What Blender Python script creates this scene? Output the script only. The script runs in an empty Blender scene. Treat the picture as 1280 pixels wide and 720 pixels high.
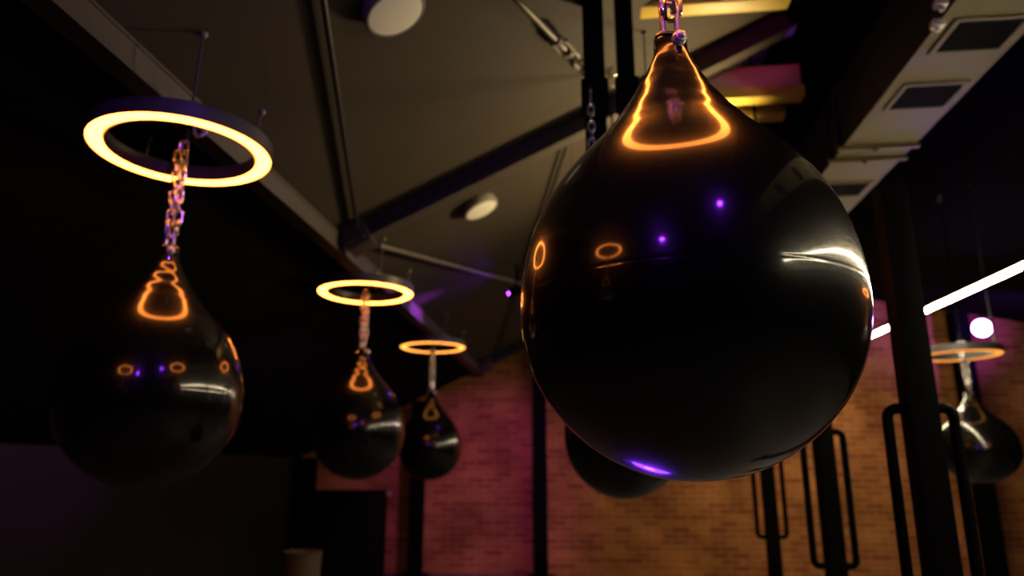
import bpy, bmesh, math, random
from mathutils import Vector, Matrix, noise, Euler
random.seed(7)
S = bpy.context.scene
C = S.collection
PI = math.pi
H = 1.15                      # eye height above the floor; heights below are given from eye level


def V(x, y, z):
    return Vector((x, y, z + H))


# ------------------------------------------------------------------ materials
def nmat(name, col, rough=.5, metal=0., spec=.5, coat=0., coat_r=.05):
    m = bpy.data.materials.new(name)
    m.use_nodes = True
    b = m.node_tree.nodes['Principled BSDF']
    b.inputs['Base Color'].default_value = (*col, 1)
    b.inputs['Roughness'].default_value = rough
    b.inputs['Metallic'].default_value = metal
    b.inputs['Specular IOR Level'].default_value = spec
    b.inputs['Coat Weight'].default_value = coat
    b.inputs['Coat Roughness'].default_value = coat_r
    return m


def noisy(m, scale, amount, bump=0., dist=.002, detail=4.):
    """Wear: a noise that varies the base colour a little, and an optional bump."""
    nt = m.node_tree
    N, L = nt.nodes, nt.links
    b = N['Principled BSDF']
    tc = N.new('ShaderNodeTexCoord')
    nz = N.new('ShaderNodeTexNoise')
    nz.inputs['Scale'].default_value = scale
    nz.inputs['Detail'].default_value = detail
    L.new(tc.outputs['Object'], nz.inputs['Vector'])
    col = b.inputs['Base Color'].default_value[:]
    mx = N.new('ShaderNodeMix')
    mx.data_type = 'RGBA'
    mx.inputs['A'].default_value = tuple(c * (1 - amount) for c in col[:3]) + (1,)
    mx.inputs['B'].default_value = tuple(min(1, c * (1 + amount)) for c in col[:3]) + (1,)
    L.new(nz.outputs['Fac'], mx.inputs['Factor'])
    L.new(mx.outputs['Result'], b.inputs['Base Color'])
    if bump:
        bp = N.new('ShaderNodeBump')
        bp.inputs['Strength'].default_value = bump
        bp.inputs['Distance'].default_value = dist
        L.new(nz.outputs['Fac'], bp.inputs['Height'])
        L.new(bp.outputs['Normal'], b.inputs['Normal'])
    return m


def emat(name, col, strength):
    m = bpy.data.materials.new(name)
    m.use_nodes = True
    nt = m.node_tree
    nt.nodes.remove(nt.nodes['Principled BSDF'])
    e = nt.nodes.new('ShaderNodeEmission')
    e.inputs['Color'].default_value = (*col, 1)
    e.inputs['Strength'].default_value = strength
    nt.links.new(e.outputs[0], nt.nodes['Material Output'].inputs['Surface'])
    return m


def brick_mat():
    m = nmat('brick', (.3, .12, .05), .85, spec=.2)
    nt = m.node_tree
    N, L = nt.nodes, nt.links
    b = N['Principled BSDF']
    tc = N.new('ShaderNodeTexCoord')
    sp = N.new('ShaderNodeSeparateXYZ')
    cb = N.new('ShaderNodeCombineXYZ')
    L.new(tc.outputs['Object'], sp.inputs[0])
    L.new(sp.outputs['X'], cb.inputs['X'])
    L.new(sp.outputs['Z'], cb.inputs['Y'])
    br = N.new('ShaderNodeTexBrick')
    br.inputs['Scale'].default_value = 1
    br.inputs['Brick Width'].default_value = .215
    br.inputs['Row Height'].default_value = .068
    br.inputs['Mortar Size'].default_value = .007
    br.inputs['Mortar Smooth'].default_value = .3
    br.inputs['Bias'].default_value = -.1
    br.inputs['Color1'].default_value = (.64, .235, .068, 1)
    br.inputs['Color2'].default_value = (.36, .085, .028, 1)
    br.inputs['Mortar'].default_value = (.50, .36, .18, 1)
    L.new(cb.outputs[0], br.inputs['Vector'])
    nz = N.new('ShaderNodeTexNoise')
    nz.inputs['Scale'].default_value = 1.7
    nz.inputs['Detail'].default_value = 6
    L.new(cb.outputs[0], nz.inputs['Vector'])
    rp = N.new('ShaderNodeValToRGB')
    rp.color_ramp.elements[0].position = .35
    rp.color_ramp.elements[0].color = (.62, .55, .5, 1)
    rp.color_ramp.elements[1].position = .68
    rp.color_ramp.elements[1].color = (1.15, 1.12, 1.0, 1)
    L.new(nz.outputs['Fac'], rp.inputs['Fac'])
    mx = N.new('ShaderNodeMix')
    mx.data_type = 'RGBA'
    mx.blend_type = 'MULTIPLY'
    mx.inputs['Factor'].default_value = 1
    L.new(br.outputs['Color'], mx.inputs['A'])
    L.new(rp.outputs['Color'], mx.inputs['B'])
    L.new(mx.outputs['Result'], b.inputs['Base Color'])
    bp = N.new('ShaderNodeBump')
    bp.inputs['Strength'].default_value = .5
    bp.inputs['Distance'].default_value = .006
    bp.invert = True
    L.new(br.outputs['Fac'], bp.inputs['Height'])
    L.new(bp.outputs['Normal'], b.inputs['Normal'])
    return m


def vinyl_mat():
    """Black rubbery vinyl of the bags: soft gloss under a thin clear shine, with dust specks."""
    m = nmat('black_vinyl', (.003, .003, .0035), .26, spec=.18, coat=1., coat_r=.085)
    nt = m.node_tree
    N, L = nt.nodes, nt.links
    b = N['Principled BSDF']
    tc = N.new('ShaderNodeTexCoord')
    n2 = N.new('ShaderNodeTexNoise')
    n2.inputs['Scale'].default_value = 260
    n2.inputs['Detail'].default_value = 2
    L.new(tc.outputs['Object'], n2.inputs['Vector'])
    bp = N.new('ShaderNodeBump')
    bp.inputs['Strength'].default_value = .06
    bp.inputs['Distance'].default_value = .001
    L.new(n2.outputs['Fac'], bp.inputs['Height'])
    L.new(bp.outputs['Normal'], b.inputs['Normal'])
    return m


M = {
    'brick': brick_mat(),
    'vinyl': vinyl_mat(),
    'panel': noisy(nmat('grey_ceiling_paint', (.054, .0415, .030), .7, spec=.15), 3, .08),
    'black_paint': noisy(nmat('black_paint', (.004, .0035, .0035), .85, spec=.05), 4, .15),
    'dado': noisy(nmat('dark_wall_paint', (.019, .0155, .011), .8, spec=.15), 2, .1),
    'floor': noisy(nmat('rubber_floor', (.06, .06, .065), .5), 60, .3, .2),
    'steel': noisy(nmat('dark_steel', (.05, .043, .038), .42, .3), 14, .2),
    'beam': noisy(nmat('brown_steel', (.060, .047, .034), .5, .1), 10, .2),
    'rafter': noisy(nmat('black_steel', (.02, .017, .016), .4, .1), 10, .2),
    'matte_black': noisy(nmat('matte_black_steel', (.0035, .0035, .0035), .55, spec=.03), 14, .2),
    'rod': noisy(nmat('galvanised_rod', (.17, .145, .11), .5, .3), 30, .15),
    'chain': noisy(nmat('zinc_chain', (.72, .68, .62), .26, .85), 40, .12),
    'chrome': nmat('chrome', (.85, .84, .82), .1, 1.),
    'duct': noisy(nmat('beige_duct', (.205, .158, .068), .5, .1), 5, .06),
    'duct_dark': noisy(nmat('near_black_duct', (.022, .02, .022), .6, spec=.2), 8, .2),
    'grille': noisy(nmat('grille_dark', (.006, .0055, .004), .6, spec=.1), 30, .2),
    'bright': nmat('bright_zinc', (.85, .82, .76), .3, .6),
    'yellow': noisy(nmat('yellow_batten', (.72, .47, .05), .5), 12, .15),
    'pinkboard': noisy(nmat('tan_board', (.60, .34, .25), .6), 8, .12),
    'white': nmat('white_plastic', (.85, .80, .68), .45),
    'rim': nmat('grey_rim', (.22, .19, .16), .5),
    'housing': nmat('black_housing', (.055, .05, .055), .38),
    'opal': nmat('opal_channel', (.85, .62, .36), .5),
    'ring': emat('ring_glow', (1., .25, .036), 17.),
    'ring_soft': emat('ring_glow_soft', (1., .36, .055), 3.2),
    'ring_low': emat('ring_glow_low', (1., .34, .05), 1.5),
    'violet_soft': emat('violet_soft_lens', (.16, .03, 1.), 14.),
    'warm_lens': emat('warm_lens', (1., .75, .4), 6.),
    'led': emat('led_white', (1., .83, .52), 75.),
    'purple_lens': emat('purple_lens', (.50, .20, 1.), 40.),
    'violet_lens': emat('violet_lens', (.26, .03, 1.), 150.),
    'magenta_lens': emat('magenta_lens', (1., .04, .32), 10.),
    'screen': nmat('black_screen', (.006, .006, .007), .25),
    'bin': noisy(nmat('beige_bin', (.10, .075, .06), .6), 9, .1),
}


# ------------------------------------------------------------------ mesh helpers
class MB:
    def __init__(self):
        self.bm = bmesh.new()
        self.mi = 0

    def _faces(self, before):
        for f in self.bm.faces:
            if f not in before:
                f.material_index = self.mi

    def box(self, a, b, bevel=0.):
        (x0, y0, z0), (x1, y1, z1) = a, b
        r = bmesh.ops.create_cube(self.bm, size=1)
        vs = r['verts']
        for v in vs:
            v.co = Vector((x0 + (v.co.x + .5) * (x1 - x0), y0 + (v.co.y + .5) * (y1 - y0), z0 + (v.co.z + .5) * (z1 - z0)))
        if bevel:
            es = list({e for v in vs for e in v.link_edges})
            bmesh.ops.bevel(self.bm, geom=es, offset=bevel, segments=2, affect='EDGES', profile=.6)
        return self

    def cyl(self, a, b, r0, r1=None, n=20, caps=True):
        a, b = Vector(a), Vector(b)
        r1 = r0 if r1 is None else r1
        d = b - a
        q = d.to_track_quat('Z', 'Y')
        rings = []
        for c, r in ((a, r0), (b, r1)):
            rings.append([self.bm.verts.new(c + q @ Vector((r * math.cos(2 * PI * k / n), r * math.sin(2 * PI * k / n), 0))) for k in range(n)])
        for k in range(n):
            self.bm.faces.new((rings[0][k], rings[0][(k + 1) % n], rings[1][(k + 1) % n], rings[1][k]))
        if caps:
            self.bm.faces.new(rings[0][::-1])
            self.bm.faces.new(rings[1])
        return self

    def tube(self, pts, r, n=10, closed=False, caps=True):
        pts = [Vector(p) for p in pts]
        m = len(pts)
        rings = []
        up = None
        for i, p in enumerate(pts):
            if closed:
                t = (pts[(i + 1) % m] - pts[i - 1]).normalized()
            else:
                t = (pts[min(i + 1, m - 1)] - pts[max(i - 1, 0)]).normalized()
            if up is None:
                up = t.orthogonal().normalized()
            else:
                up = (up - t * up.dot(t)).normalized()
            s = t.cross(up)
            rings.append([self.bm.verts.new(p + (up * math.cos(2 * PI * k / n) + s * math.sin(2 * PI * k / n)) * r) for k in range(n)])
        for i in range(m if closed else m - 1):
            A, B = rings[i], rings[(i + 1) % m]
            off = 0
            if closed and i == m - 1:      # close with the best-matching rotation
                off = min(range(n), key=lambda o: sum((A[k].co - B[(k + o) % n].co).length for k in range(n)))
            for k in range(n):
                self.bm.faces.new((A[k], A[(k + 1) % n], B[(k + 1 + off) % n], B[(k + off) % n]))
        if not closed and caps:
            self.bm.faces.new(rings[0][::-1])
            self.bm.faces.new(rings[-1])
        return self

    def lathe(self, prof, n=48, centre=(0, 0, 0), wob=None):
        cx, cy, cz = centre
        rings = []
        for (r, z) in prof:
            if r < 1e-5:
                rings.append([self.bm.verts.new((cx, cy, cz + z))])
                continue
            R = []
            for k in range(n):
                a = 2 * PI * k / n
                rr = r if wob is None else r + wob(a, z, r)
                R.append(self.bm.verts.new((cx + rr * math.cos(a), cy + rr * math.sin(a), cz + z)))
            rings.append(R)
        for A, B in zip(rings, rings[1:]):
            if len(A) == 1 and len(B) == 1:
                continue
            for k in range(n):
                j = (k + 1) % n
                if len(A) == 1:
                    self.bm.faces.new((A[0], B[j], B[k]))
                elif len(B) == 1:
                    self.bm.faces.new((A[k], A[j], B[0]))
                else:
                    self.bm.faces.new((A[k], A[j], B[j], B[k]))
        return self

    def prism(self, poly, y0, y1):
        """polygon in (x, z) pushed along y"""
        A = [self.bm.verts.new((x, y0, z)) for x, z in poly]
        B = [self.bm.verts.new((x, y1, z)) for x, z in poly]
        n = len(poly)
        fs = []
        for k in range(n):
            fs.append(self.bm.faces.new((A[k], A[(k + 1) % n], B[(k + 1) % n], B[k])))
        fs.append(self.bm.faces.new(A[::-1]))
        fs.append(self.bm.faces.new(B))
        return fs

    def move(self, mat):
        bmesh.ops.transform(self.bm, matrix=mat, verts=self.bm.verts)
        return self

    def build(self, name, mats, parent=None, smooth=True, loc=None, angle=40):
        bmesh.ops.recalc_face_normals(self.bm, faces=self.bm.faces)
        me = bpy.data.meshes.new(name)
        if smooth:
            for f in self.bm.faces:
                f.smooth = True
            for e in self.bm.edges:
                if len(e.link_faces) == 2 and e.calc_face_angle(0) > math.radians(angle):
                    e.smooth = False
        self.bm.to_mesh(me)
        self.bm.free()
        for m in (mats if isinstance(mats, (list, tuple)) else [mats]):
            me.materials.append(m)
        o = bpy.data.objects.new(name, me)
        C.objects.link(o)
        if parent is not None:
            o.parent = parent
        if loc is not None:
            o.location = loc
        return o


def tag(o, label, cat, group=None, kind=None):
    o['label'] = label
    o['category'] = cat
    if group:
        o['group'] = group
    if kind:
        o['kind'] = kind
    return o


def thing(name, loc, label, cat, group=None, rot=None):
    o = bpy.data.objects.new(name, None)
    o.empty_display_size = .1
    C.objects.link(o)
    o.location = loc
    if rot:
        o.rotation_euler = rot
    return tag(o, label, cat, group)


def structure(o, label=None, cat=None):
    o['kind'] = 'structure'
    if label:
        o['label'] = label
        o['category'] = cat
    return o


def dup(root, loc, label, group=None, rot=None):
    r = root.copy()
    C.objects.link(r)
    r.location = loc
    if rot:
        r.rotation_euler = rot
    r['label'] = label
    if group:
        r['group'] = group

    def rec(src, dst):
        for ch in list(src.children):
            c = ch.copy()
            C.objects.link(c)
            c.parent = dst
            rec(ch, c)
    rec(root, r)
    return r


# ------------------------------------------------------------------ the room
Y0, Y1 = -4.0, 8.8
XL, XM, XR, XE = -3.6, -1.34, 1.10, 5.5      # knee wall, row beam, ridge, right wall
A0, SL = 1.90, .48                            # left slope: z = A0 + SL x


def roof(x):
    return A0 + SL * x if x <= XR else A0 + SL * XR - .19 * (x - XR)


m = MB()
m.box((XL - .3, Y0 - .2, -.12), (XE + .3, Y1 + .3, 0))
structure(m.build('floor', M['floor'], smooth=False), 'dark rubber gym floor below the frame', 'floor')

# sloping ceiling: black low strip, grey panels up to the ridge, black on the right
m = MB()
T = .12
xs = [(XL - .2, roof(XL - .2)), (XM, roof(XM)), (XR, roof(XR)), (XE + .2, roof(XE + .2))]
bm = m.bm
lo = [[bm.verts.new((x, y, z + H)) for x, z in xs] for y in (Y0 - .15, Y1 + .2)]
hi = [[bm.verts.new((x, y, z + H + T)) for x, z in xs] for y in (Y0 - .15, Y1 + .2)]
for i in range(3):
    f = bm.faces.new((lo[0][i], lo[0][i + 1], lo[1][i + 1], lo[1][i]))
    f.material_index = 0 if i == 1 else 1
    g = bm.faces.new((hi[0][i], hi[1][i], hi[1][i + 1], hi[0][i + 1]))
    g.material_index = 1
    for s in (0, 1):
        g = bm.faces.new((lo[s][i], hi[s][i], hi[s][i + 1], lo[s][i + 1]))
        g.material_index = 1
for i in (0, 3):
    g = bm.faces.new((lo[0][i], lo[1][i], hi[1][i], hi[0][i]))
    g.material_index = 1
structure(m.build('ceiling', [M['panel'], M['black_paint']], smooth=False), 'sloping ceiling with grey panels and black painted sides', 'ceiling')

m = MB()
m.box((XL - .12, Y0, 0), (XL, Y1, roof(XL) + H - .002))
structure(m.build('wall_left', M['dado'], smooth=False), 'low dark grey wall under the slope', 'wall')
m = MB()
m.box((XE, Y0, 0), (XE + .12, Y1, roof(XE) + H - .002))
structure(m.build('wall_right', M['black_paint'], smooth=False))
e = .002
m = MB()
m.prism([(XL - .12, 0), (XE + .12, 0), (XE + .12, roof(XE + .12) + H - e), (XR, roof(XR) + H - e), (XL - .12, roof(XL - .12) + H - e)], Y1, Y1 + .18)
structure(m.build('wall_back', M['brick'], smooth=False), 'brick end wall', 'wall')
m = MB()
m.prism([(XL - .12, 0), (XE + .12, 0), (XE + .12, roof(XE + .12) + H - e), (XR, roof(XR) + H - e), (XL - .12, roof(XL - .12) + H - e)], Y0 - .12, Y0)
structure(m.build('wall_front', M['black_paint'], smooth=False))

# ------------------------------------------------------------------ ceiling steel
def ibeam(poly_w, h, tf, tw):
    w = poly_w / 2
    return [(-w, 0), (w, 0), (w, tf), (tw / 2, tf), (tw / 2, h - tf), (w, h - tf), (w, h), (-w, h), (-w, h - tf), (-tw / 2, h - tf), (-tw / 2, tf), (-w, tf)]


# row beam, a boxed channel over the left row of bags
m = MB()
bz0, bz1 = 1.135 + H, 1.225 + H
m.prism([(XM - .045, bz0), (XM + .035, bz0), (XM + .035, bz0 + .012), (XM + .03, bz0 + .014), (XM + .03, bz1 - .004),
         (XM + .035, bz1 - .002), (XM + .035, bz1 + .008), (XM - .045, bz1 - .034)], Y0, Y1)
o = m.build('ceiling_beam', M['beam'], smooth=False)
tag(o, 'long brown steel beam running diagonally above the left row of ring lamps', 'beam')


def rafter(y, label):
    root = thing('rafter', V(XM, y, roof(XM)), label, 'rafter')
    L_ = math.hypot(XR - XM, roof(XR) - roof(XM))
    ang = math.atan(SL)
    mb = MB()
    # web and flange laid along local x, hung under the slope
    mb.box((0.10, -.012, -.105), (L_, .012, 0))
    mb.move(Matrix.Rotation(-ang, 4, 'Y'))
    mb.build('web', M['rafter'], root, smooth=False)
    mb = MB()
    mb.box((0.10, -.045, -.118), (L_, .045, -.105), .003)
    mb.move(Matrix.Rotation(-ang, 4, 'Y'))
    mb.build('bottom_flange', M['beam'], root, smooth=False)
    mb = MB()
    mb.box((.02, -.07, -.15), (.16, .07, -.002), .004)
    for sx in (.055, .125):
        for sz in (-.115, -.04):
            mb.cyl((sx, -.085, sz), (sx, -.07, sz), .011, n=6)
    mb.move(Matrix.Rotation(-ang, 4, 'Y'))
    mb.build('end_bracket', M['steel'], root)
    return root


rafter(3.58, 'dark sloping rafter behind the neck of the large bag')
rafter(8.35, 'dark far rafter just before the top of the brick wall')


def brace(name, x0, y0, x1, y1, label, drop=.055, buckle=None, links=None, rad=.010, mat='rod'):
    a = V(x0, y0, roof(x0) - drop)
    b = V(x1, y1, roof(x1) - drop)
    root = thing(name, a, label, 'brace rod')
    d = b - a
    mb = MB()
    mb.cyl((0, 0, 0), d * (1 if links is None else .80), rad, n=14)
    mb.build('rod', M[mat], root)
    for t in (.0, 1.):
        mb = MB()
        p = d * t
        mb.cyl(p + Vector((0, 0, -.012)), p + Vector((-.48, 0, 1)) * (drop - .001), .012, n=10)
        mb.build('anchor', M['steel'], root)
    if buckle is not None:
        u = d.normalized()
        s = u.cross(Vector((0, 0, 1))).normalized()
        c = d * buckle
        mb = MB()
        for q in (-1, 1):
            mb.tube([c - u * .075, c - u * .05 + s * q * .03, c + u * .05 + s * q * .03, c + u * .075], .011, n=8)
        mb.cyl(c - u * .085, c - u * .05, .024, n=6)
        mb.cyl(c + u * .05, c + u * .085, .024, n=6)
        mb.build('turnbuckle', M['rod'], root)
    if links:
        u = d.normalized()
        mb = MB()
        for k in range(links):
            c = d * .825 + u * (.04 + .062 * k)
            link(mb, c, u, Vector((0, 0, 1)) if k % 2 else u.cross(Vector((0, 0, 1))).normalized(), .046, .025, .0095)
        mb.build('end_chain', M['rod'], root)
    return root


def link(mb, c, u, s, hl, hw, r, n=8):
    """one chain link: a stadium in the plane of u (length) and s (width)"""
    c, u = Vector(c), Vector(u).normalized()
    s = Vector(s)
    s = (s - u * s.dot(u)).normalized()
    pts = []
    st = hl - hw
    for k in range(6):
        a = -PI / 2 + PI * k / 5
        pts.append(c + u * (st + hw * math.cos(a)) + s * hw * math.sin(a))
    for k in range(6):
        a = PI / 2 + PI * k / 5
        pts.append(c + u * (-st + hw * math.cos(a)) + s * hw * math.sin(a))
    mb.tube(pts, r, n=n, closed=True)


brace('brace_rod', -.69, 1.40, -1.244, 3.62, 'thin dark brace rod climbing the ceiling from the left beam', .03, rad=.011, mat='rafter')
brace('brace_rod', -.56, 1.40, .045, 3.15, 'tan brace rod with turnbuckle and short chain at upper centre', .07, buckle=.79, links=5, rad=.013)
brace('brace_rod', -1.20, 3.885, .10, 8.25, 'tan brace rod beyond the left bags, rising to the right', .05, buckle=.49, rad=.013)
brace('brace_rod', -.10, 3.80, -1.05, 8.25, 'dark brace rod crossing the tan rod beside the large bag', .03, rad=.009, mat='rafter')

# ceiling discs
def disc(x, y, label):
    n_ = Vector((SL, 0, -1)).normalized()
    q = n_.to_track_quat('Z', 'Y')
    root = thing('ceiling_light', V(x, y, roof(x)), label, 'ceiling light', 'unlit ceiling lights', rot=q.to_euler())
    mb = MB()
    mb.lathe([(0, 0), (.086, 0), (.106, .004), (.112, .026), (.112, .05), (.106, .058), (.100, .058), (.100, .052)], 48)
    mb.build('rim', M['rim'], root)
    mb = MB()
    mb.lathe([(0.1, .05), (.099, .056), (.07, .0605), (.03, .062), (0, .062)], 48)
    mb.build('cover', M['white'], root)


disc(-.660, 2.12, 'round white ceiling light cut off by the top edge')
disc(-.655, 4.06, 'round white ceiling light between the left bags and the large bag')

# hanger struts
def strut(x, y, w, zb, label, mat):
    root = thing('hanger_strut', V(x, y, zb), label, 'strut', 'hanger struts')
    h = roof(x) - zb
    mb = MB()
    mb.box((-w / 2, -.02, 0), (w / 2, -.012, h - .004))
    mb.box((-w / 2, -.02, 0), (-w / 2 + .008, .045, h - .006))
    mb.box((w / 2 - .008, -.02, 0), (w / 2, .045, h - .006))
    mb.build('channel', M[mat], root, smooth=False)
    mb = MB()
    mb.box((-w / 2 - .012, -.03, .36), (w / 2 + .012, -.02, .52), .003)
    for sz in (.39, .49):
        mb.cyl((0, -.04, sz), (0, -.03, sz), .011, n=6)
    mb.build('splice_plate', M['matte_black'], root)


strut(.046, 2.62, .085, 1.00, 'left black steel strut of the pair above the large bag', 'matte_black')
strut(.172, 2.62, .070, 1.00, 'right black steel strut of the pair, nearer the chain', 'matte_black')

# short chain hanging on the left strut
root = thing('hanging_chain', V(.028, 2.578, 1.03), 'short steel chain hanging against the left black strut', 'chain')
mb = MB()
for k in range(11):
    link(mb, (0, 0, .02 + k * .036), (0, 0, 1), (1, 0, 0) if k % 2 else (0, 1, 0), .025, .0115, .0045)
mb.build('links', M['chain'], root)
mb = MB()
mb.tube([(0, 0, .42), (0, .01, .44), (0, .026, .44)], .006)
mb.build('hook', M['chain'], root)

# short tan cross boards with yellow lower battens
def crossboard(x0, x1, y, z0, zb, z1, label):
    root = thing('cross_board', V(x0, y, z0), label, 'cross beam', 'yellow edged cross boards')
    mb = MB()
    mb.box((0, 0, zb - z0), (x1 - x0 - .01, .05, z1 - z0), .003)
    mb.build('board', M['pinkboard'], root)
    mb = MB()
    mb.box((0, -.02, 0), (x1 - x0, .07, zb - z0), .008)
    mb.build('batten', M['yellow'], root)


crossboard(.215, 1.20, 3.70, 1.985, 2.05, 2.185, 'upper yellow edged cross board right of the bag neck')
crossboard(.215, 1.155, 3.92, 1.985, 2.035, 2.10, 'lower shaded yellow edged cross board right of the bag neck')
crossboard(.215, .93, 2.90, 2.03, 2.09, 2.17, 'yellow edged cross board at the top edge above the chain')

# ------------------------------------------------------------------ duct
DX0, DX1, DZ = 1.385, 1.760, 1.70
root = thing('air_duct', V(DX0, Y0, DZ), 'beige rectangular air duct with dark grilles at upper right', 'air duct')
mb = MB()
mb.box((0, 0.0, 0), (DX1 - DX0, Y1 - Y0, .36), .004)
for f in mb.bm.faces:                            # near-black colour on sides and top, beige on underside
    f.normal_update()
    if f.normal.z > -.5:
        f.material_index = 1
mb.build('duct_body', [M['duct'], M['duct_dark']], root, smooth=False)
for y in (-.9, .6, 1.45, 2.735, 3.225, 4.375, 5.6):
    yy = y - Y0
    fr = MB()
    x0, x1, h = .055, .345, .105
    fr.box((x0, yy - h - .02, -.008), (x1, yy - h, .0), .002)
    fr.box((x0, yy + h, -.008), (x1, yy + h + .02, .0), .002)
    fr.box((x0, yy - h, -.008), (x0 + .022, yy + h, .0), .002)
    fr.box((x1 - .022, yy - h, -.008), (x1, yy + h, .0), .002)
    fro = fr.build('grille', M['duct'], root, smooth=False)
    sl = MB()
    sl.box((x0 + .022, yy - h, -.0015), (x1 - .022, yy + h, -.0005))
    for k in range(13):
        ys = yy - h + .008 + k * (2 * h - .016) / 12
        sl.box((x0 + .022, ys - .002, -.007), (x1 - .022, ys + .002, -.0015))
    sl.build('slats', M['grille'], fro, smooth=False)
for y in (.1, 3.76, 3.92, 6.9):
    fl = MB()
    fl.box((-.025, y - Y0 - .012, -.018), (DX1 - DX0 + .02, y - Y0 + .012, 0), .003)
    fl.cyl(((DX1 - DX0) * .45, y - Y0, -.034), ((DX1 - DX0) * .45, y - Y0, -.018), .013, n=8)
    fl.build('flange', M['duct'], root)
    fl = MB()
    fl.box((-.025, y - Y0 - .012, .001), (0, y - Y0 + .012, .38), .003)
    fl.build('side_flange', M['duct_dark'], root)
for (x, y, z) in ((-.035, 2.53, .012), (-.012, 2.62, -.016)):
    b = MB()
    b.box((x - .022, y - Y0 - .02, z - .012), (x + .022, y - Y0 + .02, z + .014), .004)
    b.cyl((x, y - Y0, z - .03), (x, y - Y0, z - .01), .01, n=8)
    b.build('clamp', M['bright'], root)
for y in (.3, 3.0, 5.8):
    for x in (.04, DX1 - DX0 - .04):
        b = MB()
        b.cyl((x, y - Y0, .36), (x, y - Y0, roof(DX0 + x) - DZ - .001), .005, n=8)
        b.build('hanger_rod', M['rafter'], root)

# ------------------------------------------------------------------ LED line
LX, LZ, LY0, LY1 = 2.235, .992, -.6, 8.70
root = thing('linear_light', V(LX, LY0, LZ), 'long thin white linear light running to the brick wall on the right', 'linear light')
root.rotation_euler = (.0178, 0, -.0151)
mb = MB()
mb.box((-.02, 0, .0), (.02, LY1 - LY0, .03), .003)
mb.build('profile', M['rafter'], root, smooth=False)
mb = MB()
n_ = 10
poly = [(.019, 0.0)] + [(.019 * math.cos(-PI * k / n_), .024 * math.sin(-PI * k / n_)) for k in range(1, n_)] + [(-.019, 0.0)]
mb.prism(poly, 0.004, LY1 - LY0 - .004)
mb.build('diffuser', M['led'], root, smooth=False)
for y in (.3, 2.6, 5.0, 7.2, 8.9):
    mb = MB()
    mb.cyl((0, y, .03), (0, y, roof(LX + .0151 * y) - LZ - .0178 * y - .003), .0022, n=8)
    mb.build('suspension_cable', M['rafter'], root)

# ------------------------------------------------------------------ bag
PROF = [(.0, .4885), (.014, .489), (.0235, .4865), (.0275, .481), (.0285, .474), (.0290, .462), (.0315, .45), (.0385, .43), (.0480, .41), (.0585, .39), (.0700, .37),
        (.0965, .33), (.1290, .29), (.1660, .25), (.2055, .20), (.2335, .15), (.2515, .10), (.2615, .05), (.265, .0), (.2605, -.05),
        (.2460, -.10), (.2190, -.15), (.1740, -.20), (.1225, -.235), (.0760, -.254), (.037, -.2625), (.0, -.265)]


def spline(ts, ys):
    """natural cubic spline"""
    n = len(ts)
    h = [ts[i + 1] - ts[i] for i in range(n - 1)]
    al = [0.] * n
    for i in range(1, n - 1):
        al[i] = 3 * (ys[i + 1] - ys[i]) / h[i] - 3 * (ys[i] - ys[i - 1]) / h[i - 1]
    l, mu, z = [1.] * n, [0.] * n, [0.] * n
    for i in range(1, n - 1):
        l[i] = 2 * (ts[i + 1] - ts[i - 1]) - h[i - 1] * mu[i - 1]
        mu[i] = h[i] / l[i]
        z[i] = (al[i] - h[i - 1] * z[i - 1]) / l[i]
    c, b, d = [0.] * n, [0.] * n, [0.] * n
    for j in range(n - 2, -1, -1):
        c[j] = z[j] - mu[j] * c[j + 1]
        b[j] = (ys[j + 1] - ys[j]) / h[j] - h[j] * (c[j + 1] + 2 * c[j]) / 3
        d[j] = (c[j + 1] - c[j]) / (3 * h[j])

    def f(t):
        i = max(0, min(n - 2, next((k for k in range(n - 1) if t < ts[k + 1]), n - 2)))
        u = t - ts[i]
        return ys[i] + b[i] * u + c[i] * u * u + d[i] * u ** 3
    return f


def smooth_profile(P):
    ts = [0.]
    for p, q in zip(P, P[1:]):
        ts.append(ts[-1] + math.hypot(q[0] - p[0], q[1] - p[1]))
    # even out the hand-set knots below the neck before fitting
    fr, fz = spline(ts, [p[0] for p in P]), spline(ts, [p[1] for p in P])
    out, t = [], 0.
    while t < ts[-1]:
        r_, z_ = fr(t), fz(t)
        out.append((max(r_, 0.), z_))
        t += .0009 if -.006 < z_ < .030 else (.0025 if z_ > .44 else .006)
    out.append(P[-1])
    for _ in range(6):
        for i in range(1, len(out) - 1):
            if out[i][1] < .44 and not (-.02 < out[i][1] < .045):
                out[i] = tuple(.5 * out[i][k] + .25 * (out[i - 1][k] + out[i + 1][k]) for k in (0, 1))
    out[0] = (0., out[0][1])
    return out


def bag_wob(a, z, r):
    w = 0.
    if z > .27:                                  # gathered folds at the neck
        k = min(1, (z - .27) / .12)
        w += k * r * (.030 * math.sin(3 * a + 9 * z) + .016 * math.sin(7 * a - 30 * z + 1) + .010 * math.sin(z * 150 + 2 * a))
    if abs(z - .012) < .0042:                    # moulding seam round the widest part
        w -= .00016 * (1 + math.cos(PI * (z - .012) / .0042)) / 2
    w += .0008 * noise.noise(Vector((math.cos(a) * 2.2, math.sin(a) * 2.2, z * 7)))
    if r < .02:
        w *= r / .02
    return w


BAGS = []


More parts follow.
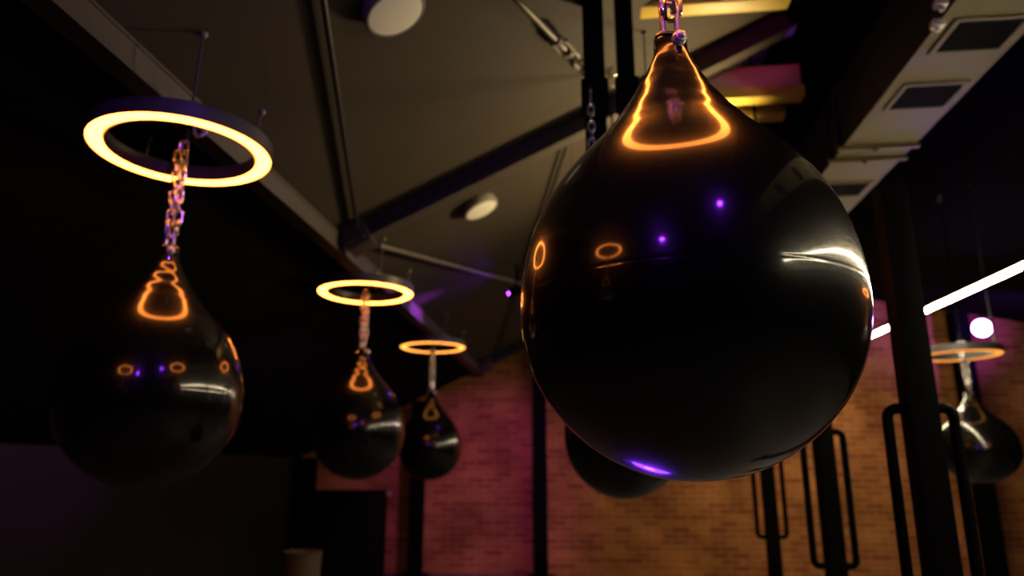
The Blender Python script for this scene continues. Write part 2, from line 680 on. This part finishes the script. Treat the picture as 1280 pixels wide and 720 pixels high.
def make_bag(loc, label, group):
    root = thing('teardrop_bag', loc, label, 'punching bag', group)
    keep = smooth_profile(PROF)
    mb = MB()
    mb.lathe(keep, 128, wob=bag_wob)
    mb.build('body', M['vinyl'], root, angle=75)
    # folded rubber lip at the top, with the hanging bolt through the neck
    mb = MB()
    mb.tube([(.0225 * math.cos(2 * PI * k / 32), .0225 * math.sin(2 * PI * k / 32), .481 + .004 * math.sin(4 * PI * k / 32 + .6)) for k in range(32)], .0066, n=10, closed=True)
    mb.build('lip', M['vinyl'], root)
    d = Vector((.30, -.954, 0))
    c = Vector((.002, 0, .468))
    mb = MB()
    mb.cyl(c - d * .040, c + d * .040, .0065, n=16)
    bolt = mb.build('bolt', M['chrome'], root)
    mb = MB()
    q = d.to_track_quat('Z', 'Y').to_matrix().to_4x4()
    mb.lathe([(0, .0475), (.0035, .0470), (.0065, .045), (.0072, .0415), (.0095, .041), (.0112, .0385), (.0112, .034), (.0122, .0335), (.0125, .030), (.0125, .027), (0, .027)], 24)
    mb.move(Matrix.Translation(c) @ q)
    mb.build('nut', M['bright'], bolt)
    mb = MB()                                   # steel cheek strap under the nut
    mb.box((-.0055, -.0018, -.028), (.0055, .0018, .012), .0015)
    mb.move(Matrix.Translation(c + d * .0315 + Vector((-.003, 0, -.004))) @ Matrix.Rotation(.30, 4, 'Z') @ Matrix.Rotation(-.16, 4, 'X'))
    mb.build('cheek_strap', M['chrome'], bolt)
    return root


CH = .53                                        # chain hanger: from bag top to ring height


def make_hanger(loc, label, group, length, dx=0.):
    """double chain with shackle below and swivel above; origin at the bag's top"""
    root = thing('hanging_chain', loc, label, 'chain', group)
    for q, s in enumerate((-1, 1)):
        mb = MB()
        n = 9
        for k in range(n):
            z = .066 + k * .0355
            spread = .013 * (1 - .45 * k / n)
            tw = .5 * q + k * .12
            a = tw if k % 2 else tw + PI / 2
            link(mb, (s * spread + .002 * math.sin(k * 1.7 + q), s * .004 * math.cos(k), z), (.02 * s, 0, 1), (math.cos(a), math.sin(a), 0), .0245, .0112, .0043)
        mb.build('chain_strand', M['chain'], root)
    mb = MB()                                   # shackle: an upright bow round the bolt
    pts = [(.012, -.006, .004)] + [(.012 * math.cos(PI * k / 8), -.006, .052 + .014 * math.sin(PI * k / 8)) for k in range(9)] + [(-.012, -.006, .004)]
    mb.tube(pts, .0058, n=10)
    mb.build('shackle', M['chain'], root)
    mb = MB()                                   # quick link between the strands
    link(mb, (.0, -.012, .052), (0, .0, 1), (1, .3, 0), .024, .008, .004)
    mb.cyl((.008, -.010, .044), (.008, -.010, .064), .0062, n=6)
    mb.build('quick_link', M['chrome'], root)
    top = .066 + 9 * .0355
    mb = MB()
    mb.lathe([(0, top + .055), (.008, top + .055), (.010, top + .05), (.010, top + .03), (.015, top + .026), (.015, top + .008), (.011, top), (.004, top - .012), (0, top - .012)], 20)
    mb.build('swivel', M['matte_black'], root)
    mb = MB()
    z1 = length - .075
    mb.cyl((0, 0, top + .05), (dx, 0, z1), .0045, n=10)
    mb.build('rod', M['matte_black'], root)
    mb = MB()                                   # eye and bow shackle under the beam
    link(mb, (dx, 0, z1 + .018), (0, 0, 1), (1, .3, 0), .028, .019, .0065)
    link(mb, (dx + .016, -.006, z1 + .040), (.5, 0, 1), (0, 1, .2), .026, .017, .006)
    if dx:
        mb.tube([(dx + .004, 0, z1 + .06), (dx + .004, 0, z1 + .085), (dx - .02, 0, z1 + .095), (.03, 0, z1 + .095)], .007, n=10)
    else:
        mb.cyl((dx, 0, z1 + .04), (dx, 0, length), .009, n=12)
    mb.build('top_shackle', M['chain'], root)
    return root


RO, RI = .285, .232


def make_ring(loc, label, group, up, matkey='ring'):
    root = thing('ring_lamp', loc, label, 'ring lamp', group)
    mb = MB()                                   # black channel open at the bottom
    prof = [(RI, 0), (RI - .004, .002), (RI - .004, .05), (RI, .054), (RO - .004, .054), (RO, .05), (RO, .002), (RO - .003, 0), (RO - .003, .012), (RI + .003, .012), (RI, 0)]
    mb.lathe(prof, 96)
    mb.build('housing', M['housing'], root, angle=30)
    mb = MB()                                   # glowing opal diffuser set in the channel
    rc, hw = (RO + RI) / 2, (RO - RI) / 2 - .0035
    prof = [(rc + hw * math.cos(PI * k / 12), .006 - .013 * math.sin(PI * k / 12)) for k in range(13)]
    prof += [(rc - hw, .0095), (rc + hw, .0095), (rc + hw, .006)]
    mb.lathe(prof, 96)
    mb.build('diffuser', M[matkey], root, angle=60)
    for a, hgt, wire in up:
        r = (RO + RI) / 2
        x, y = r * math.cos(a), r * math.sin(a)
        mb = MB()
        mb.tube([(x, y, .054), (x + .003, y, .05 + (hgt - .05) * .5), (x + .008, y, hgt - .012), (x + .010, y, hgt)], .0038, n=10)
        rod = mb.build('suspension_rod', M['steel'], root)
        mb = MB()
        mb.lathe([(0, hgt + .001), (.012, hgt + .001), (.012, hgt - .006), (.006, hgt - .014), (0, hgt - .014)], 14, centre=(x + .01, y, 0))
        mb.build('rod_cap', M['rod'], rod)
        mb = MB()
        mb.lathe([(0, .066), (.006, .066), (.009, .062), (.009, .054), (0, .054)], 12, centre=(x, y, 0))
        mb.build('rod_foot', M['chain'], rod)
        if wire:
            mb = MB()
            mb.cyl((x + .010, y, hgt), (x + .012, y, wire), .0009, n=6)
            mb.build('wire', M['rafter'], rod)
    return root


def ring_rods(X, Yc, z, angs):
    out = []
    r = (RO + RI) / 2
    for a in angs:
        x = X + r * math.cos(a) + .01
        h = roof(x) - z - .006
        out.append((a, h, 0) if a < -.5 else (a, .135, h + .004))
    return out


G_BAG, G_RING, G_CH = 'black teardrop bags', 'glowing ring lamps', 'bag hanging chains'
# (x, y, bag centre height, ring height)
B1 = (-1.335, 2.08, .215, 1.030)
B2 = (-1.345, 4.12, .222, 1.050)
B3 = (-1.368, 6.12, .196, 1.055)
BM = (.154, 1.14, .250, 1.050)
B4 = (.138, 3.30, .150, 1.050)
BR = (2.735, 5.60, .150, .832)
B0 = (-1.335, .06, .215, 1.030)
BN = (2.755, 3.0, .165, .832)
bag_labels = {
    'M': 'largest black teardrop bag, sharp in the foreground',
    '1': 'black teardrop bag at far left beneath the biggest glowing ring',
    '2': 'middle black teardrop bag of the left row',
    '3': 'smallest black teardrop bag of the left row, before the brick',
    '4': 'black teardrop bag mostly hidden behind the large foreground bag',
    'R': 'small black teardrop bag at the right edge behind the handled post',
    '0': 'black teardrop bag left of the camera, seen only in reflection',
    'N': 'black teardrop bag right of the camera, seen only in reflection',
}
ring_labels = {
    'M': 'glowing ring lamp above the large foreground bag, seen in its shine',
    '1': 'biggest glowing ring lamp at upper left',
    '2': 'middle glowing ring lamp of the left row',
    '3': 'farthest glowing ring lamp of the left row, against the brick',
    '4': 'glowing ring lamp hidden behind the large foreground bag',
    'R': 'orange ring lamp at the right edge beneath the purple spotlight',
    '0': 'glowing ring lamp left of the camera, seen only in reflection',
    'N': 'glowing ring lamp right of the camera, seen only in reflection',
}
chain_labels = {
    'M': 'double chain and shackle above the large foreground bag',
    '1': 'double chain hanging through the biggest ring lamp at left',
    '2': 'double chain under the middle ring lamp of the left row',
    '3': 'double chain under the farthest ring lamp of the left row',
    '4': 'double chain of the bag hidden behind the large one',
    'R': 'double chain under the ring lamp at the right edge',
    '0': 'double chain of the bag left of the camera',
    'N': 'double chain of the bag right of the camera',
}
bag = None
for key, P in (('M', BM), ('1', B1), ('2', B2), ('3', B3), ('4', B4), ('R', BR), ('0', B0), ('N', BN)):
    x, y, zb, zr = P
    loc = V(x, y, zb)
    if bag is None:
        bag = make_bag(loc, bag_labels[key], G_BAG)
        BAGS.append(bag.name)
    else:
        o = dup(bag, loc, bag_labels[key], G_BAG, rot=(0, 0, .7 * len(bpy.data.objects) % 6.28 if key not in 'M' else 0))
        BAGS.append(o.name)
    zt = zb + .486 * (.86 if key == 'R' else 1)
    if key == 'R':                              # a stubbier bag
        bpy.data.objects[BAGS[-1]].scale = (1, 1, .86)
    if key in 'M4RN':
        make_hanger(V(x, y, zt), chain_labels[key], G_CH, roof(x) - .002 - zt)
    else:                                       # hooked over the right side of the beam
        make_hanger(V(x, y, zt), chain_labels[key], G_CH, 1.175 - zt, .055 + (-1.335 - x))
    angs = (-.95, -.02, 2.6)
    xr = x - (.035 if key == 'R' else 0)
    make_ring(V(xr, y, zr), ring_labels[key], G_RING, ring_rods(xr, y, zr, angs), {'3': 'ring_soft', 'R': 'ring_low'}.get(key, 'ring'))

# ------------------------------------------------------------------ posts with loop handles
def post(x, y, label):
    root = thing('rig_post', V(x, y, -H), label, 'post', 'black posts with loop handles')
    mb = MB()
    mb.box((-.043, -.043, .0), (.043, .043, H + .93), .006)
    mb.build('upright', M['matte_black'], root)
    mb = MB()
    mb.box((-.1, -.1, 0), (.1, .1, .012), .003)
    for sx in (-1, 1):
        for sy in (-1, 1):
            mb.cyl((sx * .078, sy * .078, .012), (sx * .078, sy * .078, .022), .01, n=6)
    mb.build('base_plate', M['matte_black'], root)
    for s in (-1, 1):
        z0, z1, w, r = H - .435, H + .193, .098, .03
        pts = [(s * .045, 0, z1)]
        for k in range(7):
            a = PI / 2 * k / 6
            pts.append((s * (w - r + r * math.sin(a)), 0, z1 - r + r * math.cos(a)))
        for k in range(7):
            a = PI / 2 * k / 6
            pts.append((s * (w - r + r * math.cos(a)), 0, z0 + r - r * math.sin(a)))
        pts.append((s * .045, 0, z0))
        mb = MB()
        mb.tube(pts, .0165, n=14)
        mb.build('loop_handle', M['matte_black'], root)


post(1.017, 2.40, 'nearest black post with loop handles, right of the large bag')
post(1.135, 3.80, 'second black post with loop handles, under the bag edge')
post(1.215, 5.40, 'farthest black post with loop handles, low beneath the bag')


# wall columns (part of the building)
def column(x, y, w, label):
    mb = MB()
    h = roof(x) - .004
    hh = roof(x - w) - .004 if x < XR else roof(x + w) - .004
    for q in (-1, 1):
        mb.box((x - w / 2, y + q * w / 2 - .006, 0), (x + w / 2, y + q * w / 2 + .006, H + hh))
    mb.box((x - .006, y - w / 2, 0), (x + .006, y + w / 2, H + hh))
    mb.box((x - w, y - w, 0), (x + w, y + w, .02))
    o = mb.build('steel_column', M['matte_black'], smooth=False)
    tag(o, label, 'column', 'steel columns by the brick wall')


column(-2.07, 8.62, .15, 'dark steel column on the brick beneath the smallest left bag')
column(-.615, 8.62, .15, 'dark steel column on the brick, left of the large bag')
column(4.20, 8.62, .17, 'dark steel column behind the bag at the right edge')
column(-3.42, 8.62, .17, 'dark steel column in the left corner of the brick wall')

# black screen before the brick wall
root = thing('wall_screen', V(-2.50, 7.5, -H), 'black rectangular panel standing before the brick wall at lower left', 'screen')
mb = MB()
mb.box((-.385, -.03, H - 1.02), (.385, .03, H - .178), .008)
mb.build('casing', M['matte_black'], root)
mb = MB()
mb.box((-.365, -.034, H - 1.0), (.365, -.03, H - .2), .001)
mb.build('panel', M['screen'], root)
mb = MB()
mb.box((-.03, -.02, .02), (.03, .03, H - 1.01), .004)
mb.box((-.3, -.2, 0), (.3, .2, .02), .004)
mb.build('stand', M['matte_black'], root)
mb = MB()
mb.box((.385, -.03, H - .235), (.425, .0, H - .195), .006)
mb.build('bracket', M['bright'], root)

# bin at the bottom edge
root = thing('waste_bin', V(-1.86, 4.7, -H), 'dim beige round bin at the bottom edge before the black panel', 'bin')
mb = MB()
mb.lathe([(0, 0), (.095, 0), (.1, .005), (.118, H - .50), (.112, H - .50), (.095, .02), (0, .02)], 40)
mb.build('body', M['bin'], root)
mb = MB()
mb.tube([(.117 * math.cos(2 * PI * k / 40), .117 * math.sin(2 * PI * k / 40), H - .496) for k in range(40)], .007, n=8, closed=True)
mb.build('rim', M['bin'], root)


# ------------------------------------------------------------------ stage spotlights
def spot(loc, aim, label, lens, col, power, size=1.0, blend=.6, r=.05, soft=.04, group='coloured stage spotlights', floor=False):
    loc, aim = Vector(loc), Vector(aim)
    d = (aim - loc).normalized()
    q = d.to_track_quat('-Z', 'Y')
    root = thing('stage_light', loc, label, 'spotlight', group, rot=q.to_euler())
    inv = q.inverted()
    mb = MB()
    sn = -.012 if not floor else -.30           # the floor light has a deep snoot
    mb.lathe([(0, .14), (r * .7, .14), (r, .11), (r * 1.12, 0), (r * 1.12, sn), (r, sn), (r * .98, .0), (r * .5, .02), (0, .02)], 36)
    mb.build('can', M['matte_black'], root)
    mb = MB()
    mb.lathe([(0, -.006), (r * .6, -.004), (r * .985, .002), (r * .9, .006), (0, .006)], 36)
    mb.build('lens', M[lens], root)
    h = roof(loc.x) + H - loc.z
    mb = MB()
    side = Vector((1, 0, 0))
    up = inv @ Vector((0, 0, 1))
    a = r * 1.2
    mb.tube([side * a + Vector((0, 0, .06)), side * a + up * .10 + Vector((0, 0, .06)), -side * a + up * .10 + Vector((0, 0, .06)), -side * a + Vector((0, 0, .06))], .006, n=8)
    base = up * .10 + Vector((0, 0, .06))
    if floor:                                   # stands on its bracket
        up = -up
        base = up * .10 + Vector((0, 0, .06))
        mb = MB()
        mb.tube([side * a + Vector((0, 0, .06)), side * a + base, -side * a + base, -side * a + Vector((0, 0, .06))], .006, n=8)
        hh = loc.z + (q @ base).z
    else:
        hh = h - (q @ base).z
    mb.cyl(base, base + up * max(hh - .002, .01), .008, n=10)
    mb.build('yoke', M['matte_black'], root)
    L = bpy.data.lights.new('beam', 'SPOT')
    L.color = col
    L.energy = power
    L.spot_size = size
    L.spot_blend = blend
    L.shadow_soft_size = soft
    lo_ = bpy.data.objects.new('beam', L)
    C.objects.link(lo_)
    lo_.parent = root
    lo_.location = (0, 0, -.03)
    return root


PUR = (.30, .05, 1.)
MAG = (1., .06, .42)
spot(V(3.72, 7.2, 1.331), V(.2, 1.5, .2), 'lit purple spotlight above the ring lamp at the right edge', 'purple_lens', PUR, 50, 1.0, r=.085)
spot(V(.72, -.47, 1.72), V(-1.08, 1.98, 1.06), 'violet spotlight above the camera, seen in the large bag', 'violet_lens', PUR, 45, .34, r=.055)
spot(V(-.58, -.9, 1.38), V(1.2, 4.0, 1.4), 'violet spotlight behind the left row, seen in the large bag', 'violet_lens', PUR, 8, 1.0, r=.06)
spot(V(-.62, 5.45, 1.36), V(-1.36, 5.25, 1.13), 'small violet spotlight on the ceiling at the left edge of the large bag', 'violet_lens', (.45, .06, 1.), 110, .62, blend=.7, r=.03)
spot(V(4.65, 7.3, 1.25), V(4.1, 8.6, 1.72), 'violet spotlight beyond the right edge, washing the far corner', 'violet_lens', PUR, 110, 1.3, blend=.9, r=.03)
spot(V(1.0, 2.2, 2.22), V(.90, 3.7, 2.36), 'magenta spotlight aimed at the ridge above the yellow edged boards', 'magenta_lens', MAG, 9, .55, r=.03)
spot(V(-.25, 6.0, 1.55), V(-1.45, 8.8, -.45), 'magenta spotlight behind the large bag, washing the brick wall', 'magenta_lens', (.62, .07, .95), 115, 1.0, blend=.9, r=.03)
spot(V(-.05, 2.42, -H + .34), V(.02, 1.5, .2), 'violet floor light below the frame, seen under the large bag', 'violet_soft', PUR, 2, 1.0, r=.17, floor=True)
spot(V(.92, 3.835, 1.24), V(.15, 3.62, 1.88), 'warm uplight hidden behind the large bag, lighting the ridge', 'warm_lens', (1., .77, .39), 118, 2.2, blend=.6, r=.045, soft=.08, group='warm uplights')

# ------------------------------------------------------------------ camera
cam = bpy.data.cameras.new('camera')
co = bpy.data.objects.new('camera', cam)
C.objects.link(co)
cam.sensor_width = 36
cam.lens = 900 / 1280 * 36
co.location = (0, 0, H)
p = math.atan(230 / 900)
psi = math.atan(102 / 900 * math.cos(p))
co.rotation_euler = (PI / 2 + p, 0, psi)
cam.clip_start = .02
cam.dof.use_dof = True
cam.dof.focus_distance = 1.13
cam.dof.aperture_fstop = 2.6
S.camera = co

w = bpy.data.worlds.new('world')
S.world = w
w.use_nodes = True
w.node_tree.nodes['Background'].inputs[0].default_value = (0, 0, 0, 1)

S.view_settings.view_transform = 'Standard'
S.view_settings.look = 'None'
S.view_settings.exposure = 0
S.view_settings.gamma = 1
S.view_settings.use_curve_mapping = False
